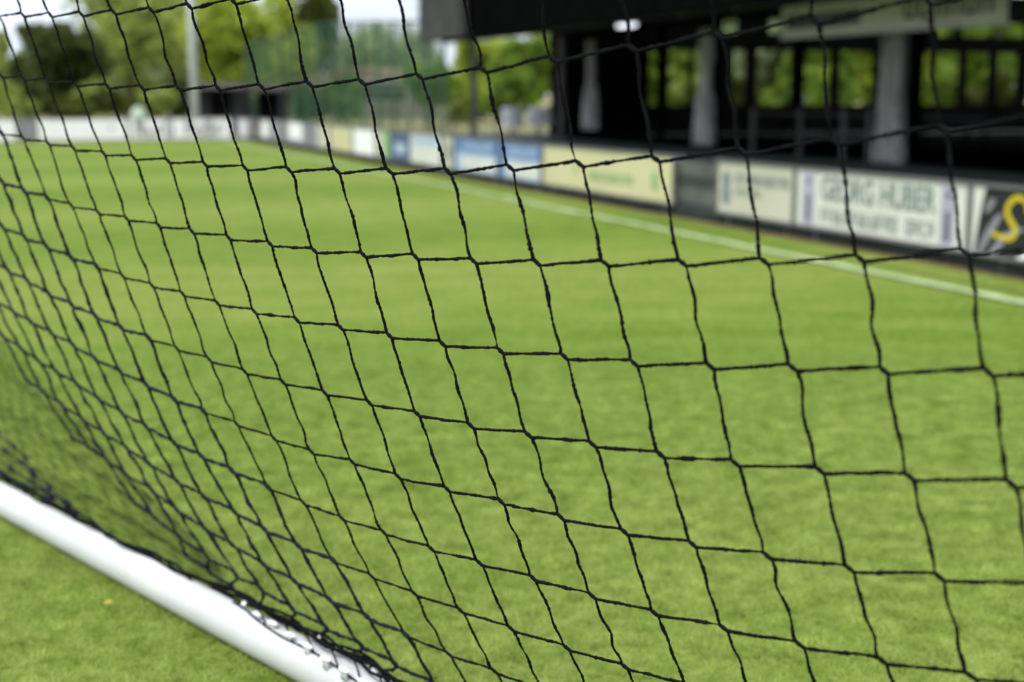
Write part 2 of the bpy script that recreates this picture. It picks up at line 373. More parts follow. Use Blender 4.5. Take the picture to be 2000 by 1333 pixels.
# ---------------------------------------------------------------- advertising boards
Z0, Z1 = .115, .575
def board(x0, x1, m, label, ptf=bl, z0=Z0, z1=Z1, frame=None, posts=True, back=.02):
    """one board between picture columns x0 (left) and x1 (right)"""
    a = ptf(x0, (z0 + z1) / 2); b = ptf(x1, (z0 + z1) / 2); a.z = b.z = 0
    d = (b - a).normalized(); a = a + d * .012; b = b - d * .012
    e = empty('advertising_board', (a + b) / 2, label, 'advertising board', 'advertising boards round the pitch')
    mb = MB(); mb.wall(a, b, z0, z1, .02); mb.build('panel', m, e)
    nn = Vector((d.y, -d.x, 0))
    if nn.dot(a) > 0: nn = -nn       # towards the camera
    fr = MB(); t = .012
    for (zz) in (z0 + .004, z1 - .004): fr.box((a + b) / 2 + UZ * zz + nn * .004, (b - a) / 2 + d * .004, nn * .016, UZ * t)
    for q in (a, b): fr.box(q + UZ * (z0 + z1) / 2 + nn * .004, d * .01, nn * .0175, UZ * ((z1 - z0) / 2))
    fr.build('frame', M['postgrey'] if frame is None else frame, e)
    L = (b - a).length; k = max(2, int(L / 1.6) + 1)
    for i in range(k):
        q = a + (b - a) * ((i + .15) / (k - .7)) - nn * .045
        pm = MB(); pm.box(q + UZ * (z1 - .03) / 2, d * .025, nn * .025, UZ * ((z1 - .03) / 2)); pm.build('post', M['postgrey'], e)
    return e, a, b, d, nn
def patch(e, a, b, nn, f0, f1, g0, g1, m, name='painted_field', z0=Z0, z1=Z1, proud=.0125):
    """flat painted field on a board: f along a->b, g up, both 0..1"""
    d = b - a; mb = MB(); p = a + d * f0 + nn * proud; q = a + d * f1 + nn * proud
    za, zb = z0 + (z1 - z0) * g0, z0 + (z1 - z0) * g1
    mb.box((p + q) / 2 + UZ * (za + zb) / 2, (q - p) / 2, nn * .001, UZ * ((zb - za) / 2)); return mb.build(name, m, e)
def marks(e, a, b, nn, f0, f1, g0, g1, m, n, z0=Z0, z1=Z1, seed=1, gaps=(), name='lettering'):
    """a line of writing too blurred in the photograph to be read: n letter-like groups of strokes"""
    rr = random.Random(seed); d = b - a; D_ = d.normalized(); L = d.length * (f1 - f0); cw = L / n; mb = MB(); hh = (z1 - z0) * (g1 - g0)
    for i in range(n):
        if i in gaps: continue
        p = a + d * f0 + D_ * (cw * (i + .1)) + nn * .015 + UZ * (z0 + (z1 - z0) * g0); wl = cw * .72; t = cw * .17
        up = rr.random() > .15
        mb.box(p + D_ * t / 2 + UZ * hh / 2, D_ * (t / 2), nn * .001, UZ * (hh / 2))
        if rr.random() > .35: mb.box(p + D_ * (wl - t / 2) + UZ * hh / 2 + nn * .0001, D_ * (t / 2), nn * .001, UZ * (hh / 2) * (1 if up else .6))
        for g in rr.sample([.06, .5, .94], 2): mb.box(p + D_ * wl / 2 + UZ * hh * g + nn * .0005, D_ * (wl / 2), nn * .001, UZ * (t * .42))
    return mb.build(name, m, e)
def write(e, a, b, nn, txt, f0, f1, g0, g1, m, z0=Z0, z1=Z1, bold=0.0, shear=0, name='lettering'):
    d = b - a; L = d.length; p = a + d * f0 + nn * .016 + UZ * (z0 + (z1 - z0) * g0)
    return text_mesh(txt, p, d.normalized(), UZ, (z1 - z0) * (g1 - g0), m, e, width=L * (f1 - f0), bold=bold, shear=shear, name=name, depth=.0)

# black board with graffiti-like yellow S, right edge of the photo
e, a, b, d, nn = board(1898, 2500, M['blackboard'], 'black board with a big yellow and orange letter S and white slashes')
def slash(e, a, b, nn, pts, m, name, proud=.013):
    d = b - a; n = len(pts); V = []
    for (f, g_) in pts: V.append(tuple(a + d * f + nn * proud + UZ * (Z0 + (Z1 - Z0) * g_)))
    mb = MB(); mb.add(V, [tuple(range(n))]); return mb.build(name, m, e)
D = {}
def F(x):  # picture column -> fraction along board
    p = bl(x, .35); p.z = 0; return (p - a).dot(d) / (b - a).length
slash(e, a, b, nn, [(F(1901), .02), (F(1908), .02), (F(1916), .55), (F(1926), .98), (F(1901), .98)], M['offwhite'], 'white_field')
slash(e, a, b, nn, [(F(1912), .02), (F(1924), .02), (F(1950), .42), (F(1963), .62), (F(1950), .60), (F(1930), .36)], M['greyboard'], 'grey_slash', .0145)
slash(e, a, b, nn, [(F(1935), .02), (F(1950), .02), (F(1975), .30), (F(2010), .45), (F(1990), .46), (F(1962), .34)], M['greyboard'], 'grey_slash', .0145)
slash(e, a, b, nn, [(F(1985), .01), (F(2060), .01), (F(2060), .16), (F(2015), .16)], M['white'], 'white_field')
slash(e, a, b, nn, [(F(1925), .62), (F(1935), .62), (F(1948), .80), (F(1935), .82)], M['greyboard'], 'grey_slash', .0145)
ctrl = [(1942, .33), (1954, .31), (1968, .29), (1981, .30), (1988, .38), (1985, .47), (1976, .55), (1970, .65), (1973, .76), (1985, .85), (1999, .85), (2008, .77), (2010, .66)]
def thickline(pts, wd, m, name, proud):
    mb = MB(); P_ = []
    for (x, g_) in pts:
        P_.append(a + (b - a) * F(x) + nn * proud + UZ * (Z0 + (Z1 - Z0) * g_))
    Q = []
    for i in range(len(P_) - 1):
        p0 = P_[max(i - 1, 0)]; p1 = P_[i]; p2 = P_[i + 1]; p3 = P_[min(i + 2, len(P_) - 1)]
        for k in range(6):
            t_ = k / 6; Q.append(.5 * ((2 * p1) + (p2 - p0) * t_ + (2 * p0 - 5 * p1 + 4 * p2 - p3) * t_ ** 2 + (3 * p1 - p0 - 3 * p2 + p3) * t_ ** 3))
    Q.append(P_[-1]); V = []
    for i, q in enumerate(Q):
        tg = (Q[min(i + 1, len(Q) - 1)] - Q[max(i - 1, 0)]).normalized(); sd_ = tg.cross(nn).normalized() * wd * (.55 + .45 * math.sin(math.pi * (i + 2) / (len(Q) + 3)))
        V += [tuple(q + sd_), tuple(q - sd_)]
    mb.add(V, [(2 * i, 2 * i + 1, 2 * i + 3, 2 * i + 2) for i in range(len(Q) - 1)]); return mb.build(name, m, e)
thickline(ctrl, .021, M['yellow'], 'lettering', .016)
thickline(ctrl, .009, M['orange'], 'lettering', .0185)
# white board GEORG HUBER
e, a, b, d, nn = board(1556, 1896, M['offwhite'], 'off-white board lettered GEORG HUBER between two lilac strips')
patch(e, a, b, nn, .045, .125, .06, .94, M['lilac'], 'lilac_strip')
patch(e, a, b, nn, .865, .935, .06, .94, M['lilac'], 'lilac_strip')
for fc in (.085, .90):
    dd = b - a; mb = MB()
    for k in range(9): mb.box(a + dd * fc + nn * .0155 + UZ * (Z0 + (Z1 - Z0) * (.14 + .05 * k)), dd * (.012 + .006 * (k % 2)), nn * .001, UZ * .008)
    mb.box(a + dd * fc + nn * .0155 + UZ * (Z0 + (Z1 - Z0) * .80), dd * .012, nn * .001, UZ * .02)
    mb.build('lettering', M['violet'], e)
write(e, a, b, nn, 'GEORG HUBER', .17, .84, .50, .90, M['greyletter'], bold=.02)
marks(e, a, b, nn, .17, .84, .13, .37, M['greyletter'], 17, seed=4, gaps=(12,))
# cream board with small emblem
e, a, b, d, nn = board(1403, 1554, M['cream'], 'cream board with a round grey emblem and one dark line of writing')
mb = MB()
for (zc, rr) in ((.66, .075), (.36, .085)):
    c = a + (b - a) * .12 + nn * .0135 + UZ * (Z0 + (Z1 - Z0) * zc); V = [tuple(c)]
    for k in range(24): V.append(tuple(c + d * (rr * math.cos(k * math.pi / 12)) + UZ * (rr * math.sin(k * math.pi / 12))))
    mb.add(V, [(0, 1 + k, 1 + (k + 1) % 24) for k in range(24)])
mb.build('emblem', M['slate'], e)
marks(e, a, b, nn, .25, .95, .60, .80, M['slate'], 13, seed=8)
marks(e, a, b, nn, .25, .60, .40, .50, M['greyletter'], 8, seed=9)
# yellow-cream board with green lettering
e, a, b, d, nn = board(1062, 1318, M['yellowcream'], 'pale yellow board with faint green lettering and two green marks')
marks(e, a, b, nn, .40, .74, .30, .48, M['greenletter'], 9, seed=5)
patch(e, a, b, nn, .865, .90, .26, .62, M['greenletter'], 'green_mark'); patch(e, a, b, nn, .28, .305, .40, .62, M['greenletter'], 'green_mark')
# blue boards
for (x0, x1, lb) in ((976, 1059, 'blue and pale board beside the pale yellow one'), (890, 973, 'blue and pale board, second to the left of the pale yellow one')):
    e, a, b, d, nn = board(x0, x1, M['paleblue'], lb)
    patch(e, a, b, nn, .01, .99, .55, .985, M['blue'], 'blue_field'); patch(e, a, b, nn, .01, .15 if x0 > 900 else .04, .02, .54, M['blue'], 'blue_field')
    marks(e, a, b, nn, .2, .9, .62, .86, M['paleblue'], 8, seed=x0, name='lettering')
    patch(e, a, b, nn, .2, .95, .1, .45, M['offwhite'], 'pale_field')
e, a, b, d, nn = board(866, 888, M['cream'], 'narrow cream board with a small dark badge')
patch(e, a, b, nn, .35, .75, .3, .75, M['slate'], 'badge')
e, a, b, d, nn = board(802, 864, M['offwhite'], 'off-white board with a pale blue upper band')
patch(e, a, b, nn, .05, .95, .62, .9, M['paleblue'], 'blue_field')
e, a, b, d, nn = board(766, 800, M['navy'], 'small navy blue board with a pale centre')
patch(e, a, b, nn, .2, .8, .25, .6, M['paleblue'], 'pale_field')
e, a, b, d, nn = board(736, 764, M['cream'], 'small cream board with a green right end, left of the navy one'); patch(e, a, b, nn, .55, .98, .02, .98, M['greenletter'], 'green_field')
board(691, 734, M['white'], 'plain white board in the far part of the side row')
board(646, 689, M['yellowcream'], 'small yellowish board left of the plain white one')
e, a, b, d, nn = board(606, 644, M['cream'], 'far cream board with a grey left end'); patch(e, a, b, nn, .02, .4, .02, .98, M['greyboard'], 'grey_field')
e, a, b, d, nn = board(556, 604, M['greyboard'], 'far grey board with a white middle'); patch(e, a, b, nn, .2, .75, .2, .98, M['white'], 'white_field')
e, a, b, d, nn = board(508, 554, M['greyboard'], 'farthest grey board of the side row, near the corner'); patch(e, a, b, nn, .1, .4, .1, .9, M['white'], 'white_field')
# low plank wall in the gap between the boards
a = bl(1318, .3, .05); b = bl(1403, .3, .05); a.z = b.z = 0
e = empty('plank_barrier', (a + b) / 2, 'low dark plank barrier in the gap between two cream boards', 'barrier')
d = (b - a).normalized()
for k in range(4):
    mb = MB(); mb.wall(a, b, .05 + k * .125, .155 + k * .125, .02); mb.build('plank', M['plank'] if k % 2 else M['darkwood'], e)
for q in (a + d * .05, b - d * .05):
    mb = MB(); mb.box(q + UZ * .29 + SN * .035, d * .03, SN * .025, UZ * .29); mb.build('post', M['postgrey'], e)
# kerb under the boards
mb = MB(); p, q = PC(-12, .06), PC(far_s - 1, .06); mb.wall(p, q, 0, .09, .08); tag(mb.build('kerb', M['kerb']), kind='structure')
# rail posts by the gap
# boards behind the far goal line
e, a, b, d, nn = board(250, 452, M['white'], 'long white board with black script lettering behind the far goal line', fl, .03, .57)
marks(e, a, b, nn, .06, .93, .12, .62, M['script'], 9, .03, .57, seed=3, gaps=(4,)); marks(e, a, b, nn, .06, .93, .6, .9, M['script'], 9, .03, .57, seed=12, gaps=(1, 2, 4, 6, 8))
e, a, b, d, nn = board(72, 248, M['white'], 'blank white board behind the far goal line', fl, .03, .57)
slash_ = patch(e, a, b, nn, .80, .86, .45, .62, M['paleblue'], 'small_blue_mark', .03, .57)
e, a, b, d, nn = board(34, 70, M['greyboard'], 'short grey board between two white ones behind the far goal line', fl, .03, .57)
board(-120, 32, M['white'], 'white board cut by the left edge of the photo', fl, .03, .57)
e, a, b, d, nn = board(456, 500, M['greyboard'], 'grey board at the corner of the far goal line', fl, .03, .57)
patch(e, a, b, nn, .25, .6, .1, .9, M['white'], 'white_field', .03, .57)

# ---------------------------------------------------------------- beer pavilion
OFFF = 10.4 - 6.03; OFFC = 14.2 - 6.03; OFFS = 13.75 - 6.03
e = empty('pavilion', bl(1300, 0, OFFC), 'black timber pavilion with an open front and deep roof behind the boards', 'pavilion')
def line(x0, x1, z, off):
    a = bl(x0, z, off); b = bl(x1, z, off); a.z = b.z = 0; return a, b
zf = 2.45
fa, fb = line(828, 3400, zf, OFFF)
alg = (fa - fb).normalized()
rb_a = fa + SN * 11.5 ; rb_b = fb + SN * 11.5
def slab(pts, z0s, z1s, name, m, par):
    n = len(pts); mb = MB(); V = [(p.x, p.y, z) for p, z in zip(pts, z0s)] + [(p.x, p.y, z) for p, z in zip(pts, z1s)]
    mb.add(V, [tuple(range(n))[::-1], tuple(range(n, 2 * n))] + [(i, (i + 1) % n, n + (i + 1) % n, n + i) for i in range(n)]); return mb.build(name, m, par)
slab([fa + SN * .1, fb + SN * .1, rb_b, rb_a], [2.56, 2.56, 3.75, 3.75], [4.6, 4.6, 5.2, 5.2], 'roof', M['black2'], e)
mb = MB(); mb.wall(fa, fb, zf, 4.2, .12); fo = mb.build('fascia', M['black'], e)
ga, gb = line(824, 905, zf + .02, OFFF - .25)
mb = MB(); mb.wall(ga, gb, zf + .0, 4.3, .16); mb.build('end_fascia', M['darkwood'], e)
# rafters below the roof
for k in range(14):
    q = fa - alg * (.6 + k * 1.9); mb = MB()
    mb.box(q + SN * 5.5 + UZ * 3.02, SN * 5.2 + UZ * .54, alg * .05, UZ * .08); mb.build('rafter', M['fascia'], e)
# front posts of the canopy, header beam and posts on the curtain line
hp = at(925, 180, 33.3); hp.z = 0
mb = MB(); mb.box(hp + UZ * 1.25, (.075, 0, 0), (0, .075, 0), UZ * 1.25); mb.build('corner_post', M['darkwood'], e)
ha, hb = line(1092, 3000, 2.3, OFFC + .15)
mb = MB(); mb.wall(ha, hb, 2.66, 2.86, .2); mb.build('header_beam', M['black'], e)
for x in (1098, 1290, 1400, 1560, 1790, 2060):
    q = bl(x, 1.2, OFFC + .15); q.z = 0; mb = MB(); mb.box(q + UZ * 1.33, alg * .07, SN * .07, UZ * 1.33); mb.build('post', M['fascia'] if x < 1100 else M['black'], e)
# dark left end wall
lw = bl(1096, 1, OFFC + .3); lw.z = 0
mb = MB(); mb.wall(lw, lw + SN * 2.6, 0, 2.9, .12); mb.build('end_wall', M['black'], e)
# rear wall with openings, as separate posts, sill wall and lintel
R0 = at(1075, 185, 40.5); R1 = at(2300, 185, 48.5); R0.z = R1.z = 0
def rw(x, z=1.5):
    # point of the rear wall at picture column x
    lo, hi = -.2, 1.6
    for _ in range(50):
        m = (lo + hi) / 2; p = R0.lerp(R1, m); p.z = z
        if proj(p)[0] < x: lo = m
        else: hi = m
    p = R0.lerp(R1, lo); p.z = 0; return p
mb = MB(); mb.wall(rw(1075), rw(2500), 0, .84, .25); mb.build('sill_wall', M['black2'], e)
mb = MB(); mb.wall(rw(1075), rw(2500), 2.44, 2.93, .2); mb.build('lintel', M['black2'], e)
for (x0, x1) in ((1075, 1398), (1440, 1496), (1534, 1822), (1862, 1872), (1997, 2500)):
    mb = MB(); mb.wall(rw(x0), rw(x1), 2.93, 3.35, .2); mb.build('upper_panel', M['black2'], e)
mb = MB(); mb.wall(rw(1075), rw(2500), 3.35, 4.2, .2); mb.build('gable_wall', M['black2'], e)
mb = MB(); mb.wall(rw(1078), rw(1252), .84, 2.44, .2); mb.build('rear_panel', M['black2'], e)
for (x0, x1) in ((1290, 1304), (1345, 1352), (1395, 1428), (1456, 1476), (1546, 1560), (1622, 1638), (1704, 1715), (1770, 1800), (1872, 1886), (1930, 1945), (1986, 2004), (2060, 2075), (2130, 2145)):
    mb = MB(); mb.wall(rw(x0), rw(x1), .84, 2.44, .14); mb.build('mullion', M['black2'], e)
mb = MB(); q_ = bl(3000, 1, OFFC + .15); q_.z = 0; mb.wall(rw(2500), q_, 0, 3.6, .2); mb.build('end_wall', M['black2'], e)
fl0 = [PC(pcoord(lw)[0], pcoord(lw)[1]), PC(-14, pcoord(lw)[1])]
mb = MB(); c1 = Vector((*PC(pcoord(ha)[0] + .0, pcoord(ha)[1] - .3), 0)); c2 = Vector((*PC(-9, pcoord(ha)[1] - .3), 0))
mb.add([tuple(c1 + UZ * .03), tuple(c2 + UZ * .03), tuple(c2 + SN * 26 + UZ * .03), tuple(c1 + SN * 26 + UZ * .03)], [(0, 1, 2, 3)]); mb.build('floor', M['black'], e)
# curtains tied to the posts: pleated cloth narrowed at the tie
def curtain(x, wpx, z0, z1, ztie, fw, label, off=OFFC - .15, flare=1.0, top=1.0):
    c = bl(x, 1.2, off); c.z = 0; W = wpx * (c.y) / FPX
    nz, nxn = 26, 64; V = []; mb = MB()
    for i in range(nz + 1):
        z = z0 + (z1 - z0) * i / nz
        t = abs(z - ztie) / max(z1 - ztie, ztie - z0)
        k = (fw + (top - fw) * min(1, (abs(z - ztie) / (.55 * (z1 - ztie))) ** 1.2)) if z > ztie else (fw + (flare - fw) * min(1, (ztie - z) / (ztie - z0)) ** .8)
        for j in range(nxn + 1):
            f_ = j / nxn - .5; ph = j / nxn * 2 * math.pi * 4.6
            dep = (.085 * math.sin(ph) + .03 * math.sin(ph * 2.3 + z * 2)) * (1.2 if k > .6 else .8)
            p = c - alg * (f_ * W * k) + SN * dep; V.append((p.x, p.y, z))
    F_ = [(i * (nxn + 1) + j, i * (nxn + 1) + j + 1, (i + 1) * (nxn + 1) + j + 1, (i + 1) * (nxn + 1) + j) for i in range(nz) for j in range(nxn)]
    r = empty('curtain', c, label, 'curtain', 'grey curtains of the pavilion')
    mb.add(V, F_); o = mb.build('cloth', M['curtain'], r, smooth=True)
    sm = o.modifiers.new('thickness', 'SOLIDIFY'); sm.thickness = .012
    mb = MB(); pts = []
    for k in range(17):
        a = k / 16 * 2 * math.pi; pts.append(c + alg * (math.cos(a) * W * fw * .52) + SN * (math.sin(a) * .09) + UZ * (ztie - .02 * math.sin(a)))
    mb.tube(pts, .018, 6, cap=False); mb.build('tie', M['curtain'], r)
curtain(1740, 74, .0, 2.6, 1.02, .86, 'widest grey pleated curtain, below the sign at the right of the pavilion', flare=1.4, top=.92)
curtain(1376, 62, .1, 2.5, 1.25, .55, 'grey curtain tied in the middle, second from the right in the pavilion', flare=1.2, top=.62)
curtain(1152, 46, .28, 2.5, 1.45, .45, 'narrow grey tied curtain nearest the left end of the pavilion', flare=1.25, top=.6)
# hanging sign
sa, sb = line(1527, 1970, 2.4, OFFS - .6)
e = empty('hanging_sign', (sa + sb) / 2, 'long pale grey sign with dark worn lettering hanging under the pavilion eave', 'sign')
sd_ = (sb - sa).normalized(); sn_ = Vector((sd_.y, -sd_.x, 0)); sn_ = -sn_ if sn_.dot(sa) > 0 else sn_
mb = MB(); mb.wall(sa, sb, 2.10, 2.78, .02); mb.build('panel', M['signgrey'], e)
mb = MB(); mb.box((sa + sb) / 2 + UZ * 2.13 + sn_ * .010, (sb - sa) / 2 * .995, sn_ * .004, UZ * .02); mb.box((sa + sb) / 2 + UZ * 2.75 + sn_ * .010, (sb - sa) / 2 * .995, sn_ * .004, UZ * .02); mb.build('border', M['offwhite'], e)
patch(e, sa, sb, sn_, .03, .41, .24, .58, M['greyboard'], 'dark_band', 2.1, 2.78, proud=.0125)
marks(e, sa, sb, sn_, .04, .40, .26, .56, M['signink'], 9, 2.1, 2.78, seed=21, gaps=(4,))
marks(e, sa, sb, sn_, .60, .96, .26, .92, M['signink'], 6, 2.1, 2.78, seed=24)
for f_ in (.12, .5, .88):
    mb = MB(); q = sa.lerp(sb, f_); mb.tube([q + UZ * 2.78, q + UZ * 2.95], .008, 6); mb.build('hanger', M['postgrey'], e)
# small lit tube lamp under the roof
lp = at(1224, 42, 28.5); r = empty('ceiling_lamp', lp, 'bright white oblong lamp under the black pavilion roof', 'lamp')
mb = MB(); mb.box(lp, alg * .34, SN * .07, UZ * .11); mb.build('diffuser', M['lamp'], r, bevel=.02)
mb = MB(); mb.box(lp + UZ * .14, alg * .37, SN * .09, UZ * .02); mb.tube([lp + UZ * .15, lp + UZ * .40], .012, 6); mb.build('housing', M['black'], r)
# beer tables and benches in the dark interior, and two pale tables beyond the rear openings
def bench_table(x, Yv, label, m, z=.76, w_=1.1):
    c = at(x, 185, Yv); c.z = 0; r = empty('beer_table', c, label, 'table', 'tables of the pavilion')
    mb = MB(); mb.box(c + UZ * (z - .015), alg * w_, SN * .25, UZ * .015); mb.build('tabletop', m, r)
    for s_ in (-.75, .75):
        mb = MB(); q = c + alg * (w_ * s_)
        mb.box(q + SN * .18 + UZ * (z / 2 - .01), alg * .02, SN * .015, UZ * (z / 2 - .02)); mb.box(q - SN * .18 + UZ * (z / 2 - .01), alg * .02, SN * .015, UZ * (z / 2 - .02)); mb.box(q + UZ * .2, alg * .015, SN * .165, UZ * .015); mb.build('leg', M['black'], r)
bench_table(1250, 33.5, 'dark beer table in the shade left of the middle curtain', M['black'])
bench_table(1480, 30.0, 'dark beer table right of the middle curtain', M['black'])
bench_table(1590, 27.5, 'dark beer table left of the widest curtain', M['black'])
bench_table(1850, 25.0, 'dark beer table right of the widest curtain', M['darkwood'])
# round white lantern seen inside
lp = at(1567, 193, 36); r = empty('lantern', lp, 'small round pale lantern before the rear openings', 'lantern')
mb = MB(); mb.ball(lp, .12, .12, .13, 14, 9); mb.build('shade', M['signgrey'], r, smooth=True)
mb = MB(); mb.tube([lp + UZ * .13, lp + UZ * 1.5], .006, 5); mb.build('cord', M['black'], r)
# grey rail with posts in front of the pavilion floor
ra, rb2 = line(1470, 1700, .5, OFFC - .5); e = empty('railing', (ra + rb2) / 2, 'dark grey railing between the middle and the widest curtain', 'railing')
for z in (.42, .80):
    mb = MB(); mb.tube([ra + UZ * z, rb2 + UZ * z], .022, 8); mb.build('rail', M['darkwood'], e)
for x in (1472, 1563, 1648, 1698):
    q = bl(x, .5, OFFC - .5); q.z = 0; mb = MB(); mb.box(q + UZ * .45, alg * .035, SN * .035, UZ * .45); mb.build('post', M['fascia'], e)
# rail behind the boards by the gap
a, b = line(1560, 1700, .3, 3.2)
# ---------------------------------------------------------------- trees
def foliage(mb, c, rx, ry, rz, n, leaf, r_, blobs=9):
    """leaf faces gathered in clumps through an uneven crown"""
    cl = []
    for i in range(blobs):
        u = r_.standard_normal(3); u /= np.linalg.norm(u); k = .25 + .6 * r_.random()
        cl.append((u * k, .28 + .22 * r_.random()))
    k = r_.integers(0, blobs, n); C = np.array([cl[i][0] for i in k]); Rr = np.array([cl[i][1] for i in k])
    u = r_.standard_normal((n, 3)); u /= np.linalg.norm(u, axis=1)[:, None]; P = C + u * (Rr * r_.random(n) ** .45)[:, None]
    P = P * np.array([rx, ry, rz]) + np.array(c)
    a = r_.standard_normal((n, 3)); a /= np.linalg.norm(a, axis=1)[:, None]
    b = np.cross(a, r_.standard_normal((n, 3))); b /= np.linalg.norm(b, axis=1)[:, None]
    s_ = leaf * (.6 + .8 * r_.random(n))[:, None]
    V = np.stack([P - a * s_, P + b * s_ * .6, P + a * s_, P - b * s_ * .6], 1).reshape(-1, 3)
    mb.add(V, [(4 * i, 4 * i + 1, 4 * i + 2, 4 * i + 3) for i in range(n)])
def tree(x, ytop, ybot, wpx, Yv, m, label, name='tree', n=2600, leaf=.22, blobs=11, trunk_w=.22, seed=0, tx=None, depth=None):
    r_ = np.random.default_rng(1000 + seed + int(x)); zt = at(x, ytop, Yv).z; zb = at(x, ybot, Yv).z; rx = wpx / 2 * Yv / FPX; base = at(x if tx is None else tx, 185, Yv); base.z = 0
    c = at(x, (ytop + ybot) / 2, Yv); r = empty(name, base, label, 'tree', 'trees round the ground')
    mb = MB(); foliage(mb, c, rx, depth or rx, (zt - zb) / 2, n, leaf, r_, blobs); mb.build('crown', m, r)
    mb = MB(); top = Vector((c.x, c.y, c.z + (zt - zb) * .15))
    mb.tube([base, base.lerp(top, .35) + Vector((.1, 0, 0)), base.lerp(top, .7), top], [trunk_w, trunk_w * .75, trunk_w * .5, trunk_w * .2], 9)
    for k in range(6):
        a = k * 1.05 + r_.random(); f_ = .42 + .08 * k; q = base.lerp(top, f_); t_ = Vector((c.x + math.cos(a) * rx * .65, c.y + math.sin(a) * rx * .5, q.z + (zt - q.z) * .45))
        mb.tube([q, q.lerp(t_, .5) + Vector((0, 0, .12)), t_], [trunk_w * .38, trunk_w * .25, trunk_w * .1], 6)
    mb.build('trunk', M['bark'], r)
tree(108, 34, 186, 200, 62, M['leaf_dark'], 'round dark green tree at the far left, against the sky', n=4200, trunk_w=.2, tx=104, leaf=.24, blobs=22)
tree(250, -170, 212, 300, 74, M['leaf_mid'], 'tall loose light green tree right of the dark round one', n=5600, leaf=.20, blobs=26, trunk_w=.26)
tree(345, -90, 205, 170, 82, M['leaf_grey'], 'pale grey green tree just left of the light mast', n=4500, blobs=18)
tree(440, -25, 215, 200, 70, M['leaf_bright'], 'bright yellow green tree right of the light mast', n=6500, blobs=22)
tree(535, -20, 210, 170, 76, M['leaf_bright'], 'yellow green tree behind the left end of the netting fence', n=5200, blobs=18, seed=3)
tree(606, -70, 200, 125, 84, M['leaf_olive'], 'tall dark olive tree behind the netting fence', n=3600, blobs=14, seed=5)
tree(706, 48, 220, 190, 92, M['leaf_grey'], 'hazy grey green tree behind the right half of the netting fence', n=6500, blobs=20, seed=2)
tree(795, 34, 220, 170, 96, M['leaf_grey'], 'hazy grey green tree beside the pavilion roof end', n=6000, blobs=18, seed=4)
tree(940, 55, 215, 160, 66, M['leaf_bright'], 'yellow green tree under the pavilion roof end', n=3400, blobs=14, seed=6)
tree(1040, 50, 222, 150, 62, M['leaf_green'], 'green tree seen beside the pavilion end wall', n=3400, blobs=14, seed=7)
for i, (x, mm, lb) in enumerate(((1300, 'leaf_green', 'green tree seen through the leftmost pavilion openings'), (1440, 'leaf_grey', 'pale green tree seen just right of the middle curtain'), (1520, 'leaf_grey', 'pale olive tree seen through the wide opening right of the middle curtain'),
        (1600, 'leaf_green', 'green tree seen through the openings by the small lantern'), (1690, 'leaf_bright', 'bright green tree seen just left of the widest curtain'), (1830, 'leaf_bright', 'bright green tree seen just right of the widest curtain'),
        (1920, 'leaf_green', 'green tree seen through the rightmost openings'), (2040, 'leaf_green', 'green tree beyond the right edge of the pavilion openings'))):
    tree(x, -15, 225, 165, 66 + (i % 3) * 2, M[mm], lb, n=3600, blobs=16, seed=20 + i, leaf=.26)
tree(-110, -40, 210, 190, 66, M['leaf_mid'], 'light green tree beyond the left edge of the photo')
tree(-300, -20, 210, 200, 70, M['leaf_olive'], 'olive tree far beyond the left edge of the photo')
for i, (x, yt, lb) in enumerate(((-20, 60, 'far pale tree at the left edge, behind the dark round one'), (75, 85, 'far pale tree behind the dark round tree'), (170, 50, 'far pale tree between the dark round and the tall loose tree'), (275, 30, 'far pale tree behind the trunk of the tall loose tree'), (390, 40, 'far pale tree directly behind the light mast'), (490, 50, 'far pale tree behind the left end of the netting fence'))):
    tree(x, yt, 232, 170, 104, M['leaf_grey' if i % 2 else 'leaf_mid'], lb, n=3600, blobs=16, seed=60 + i, leaf=.3)
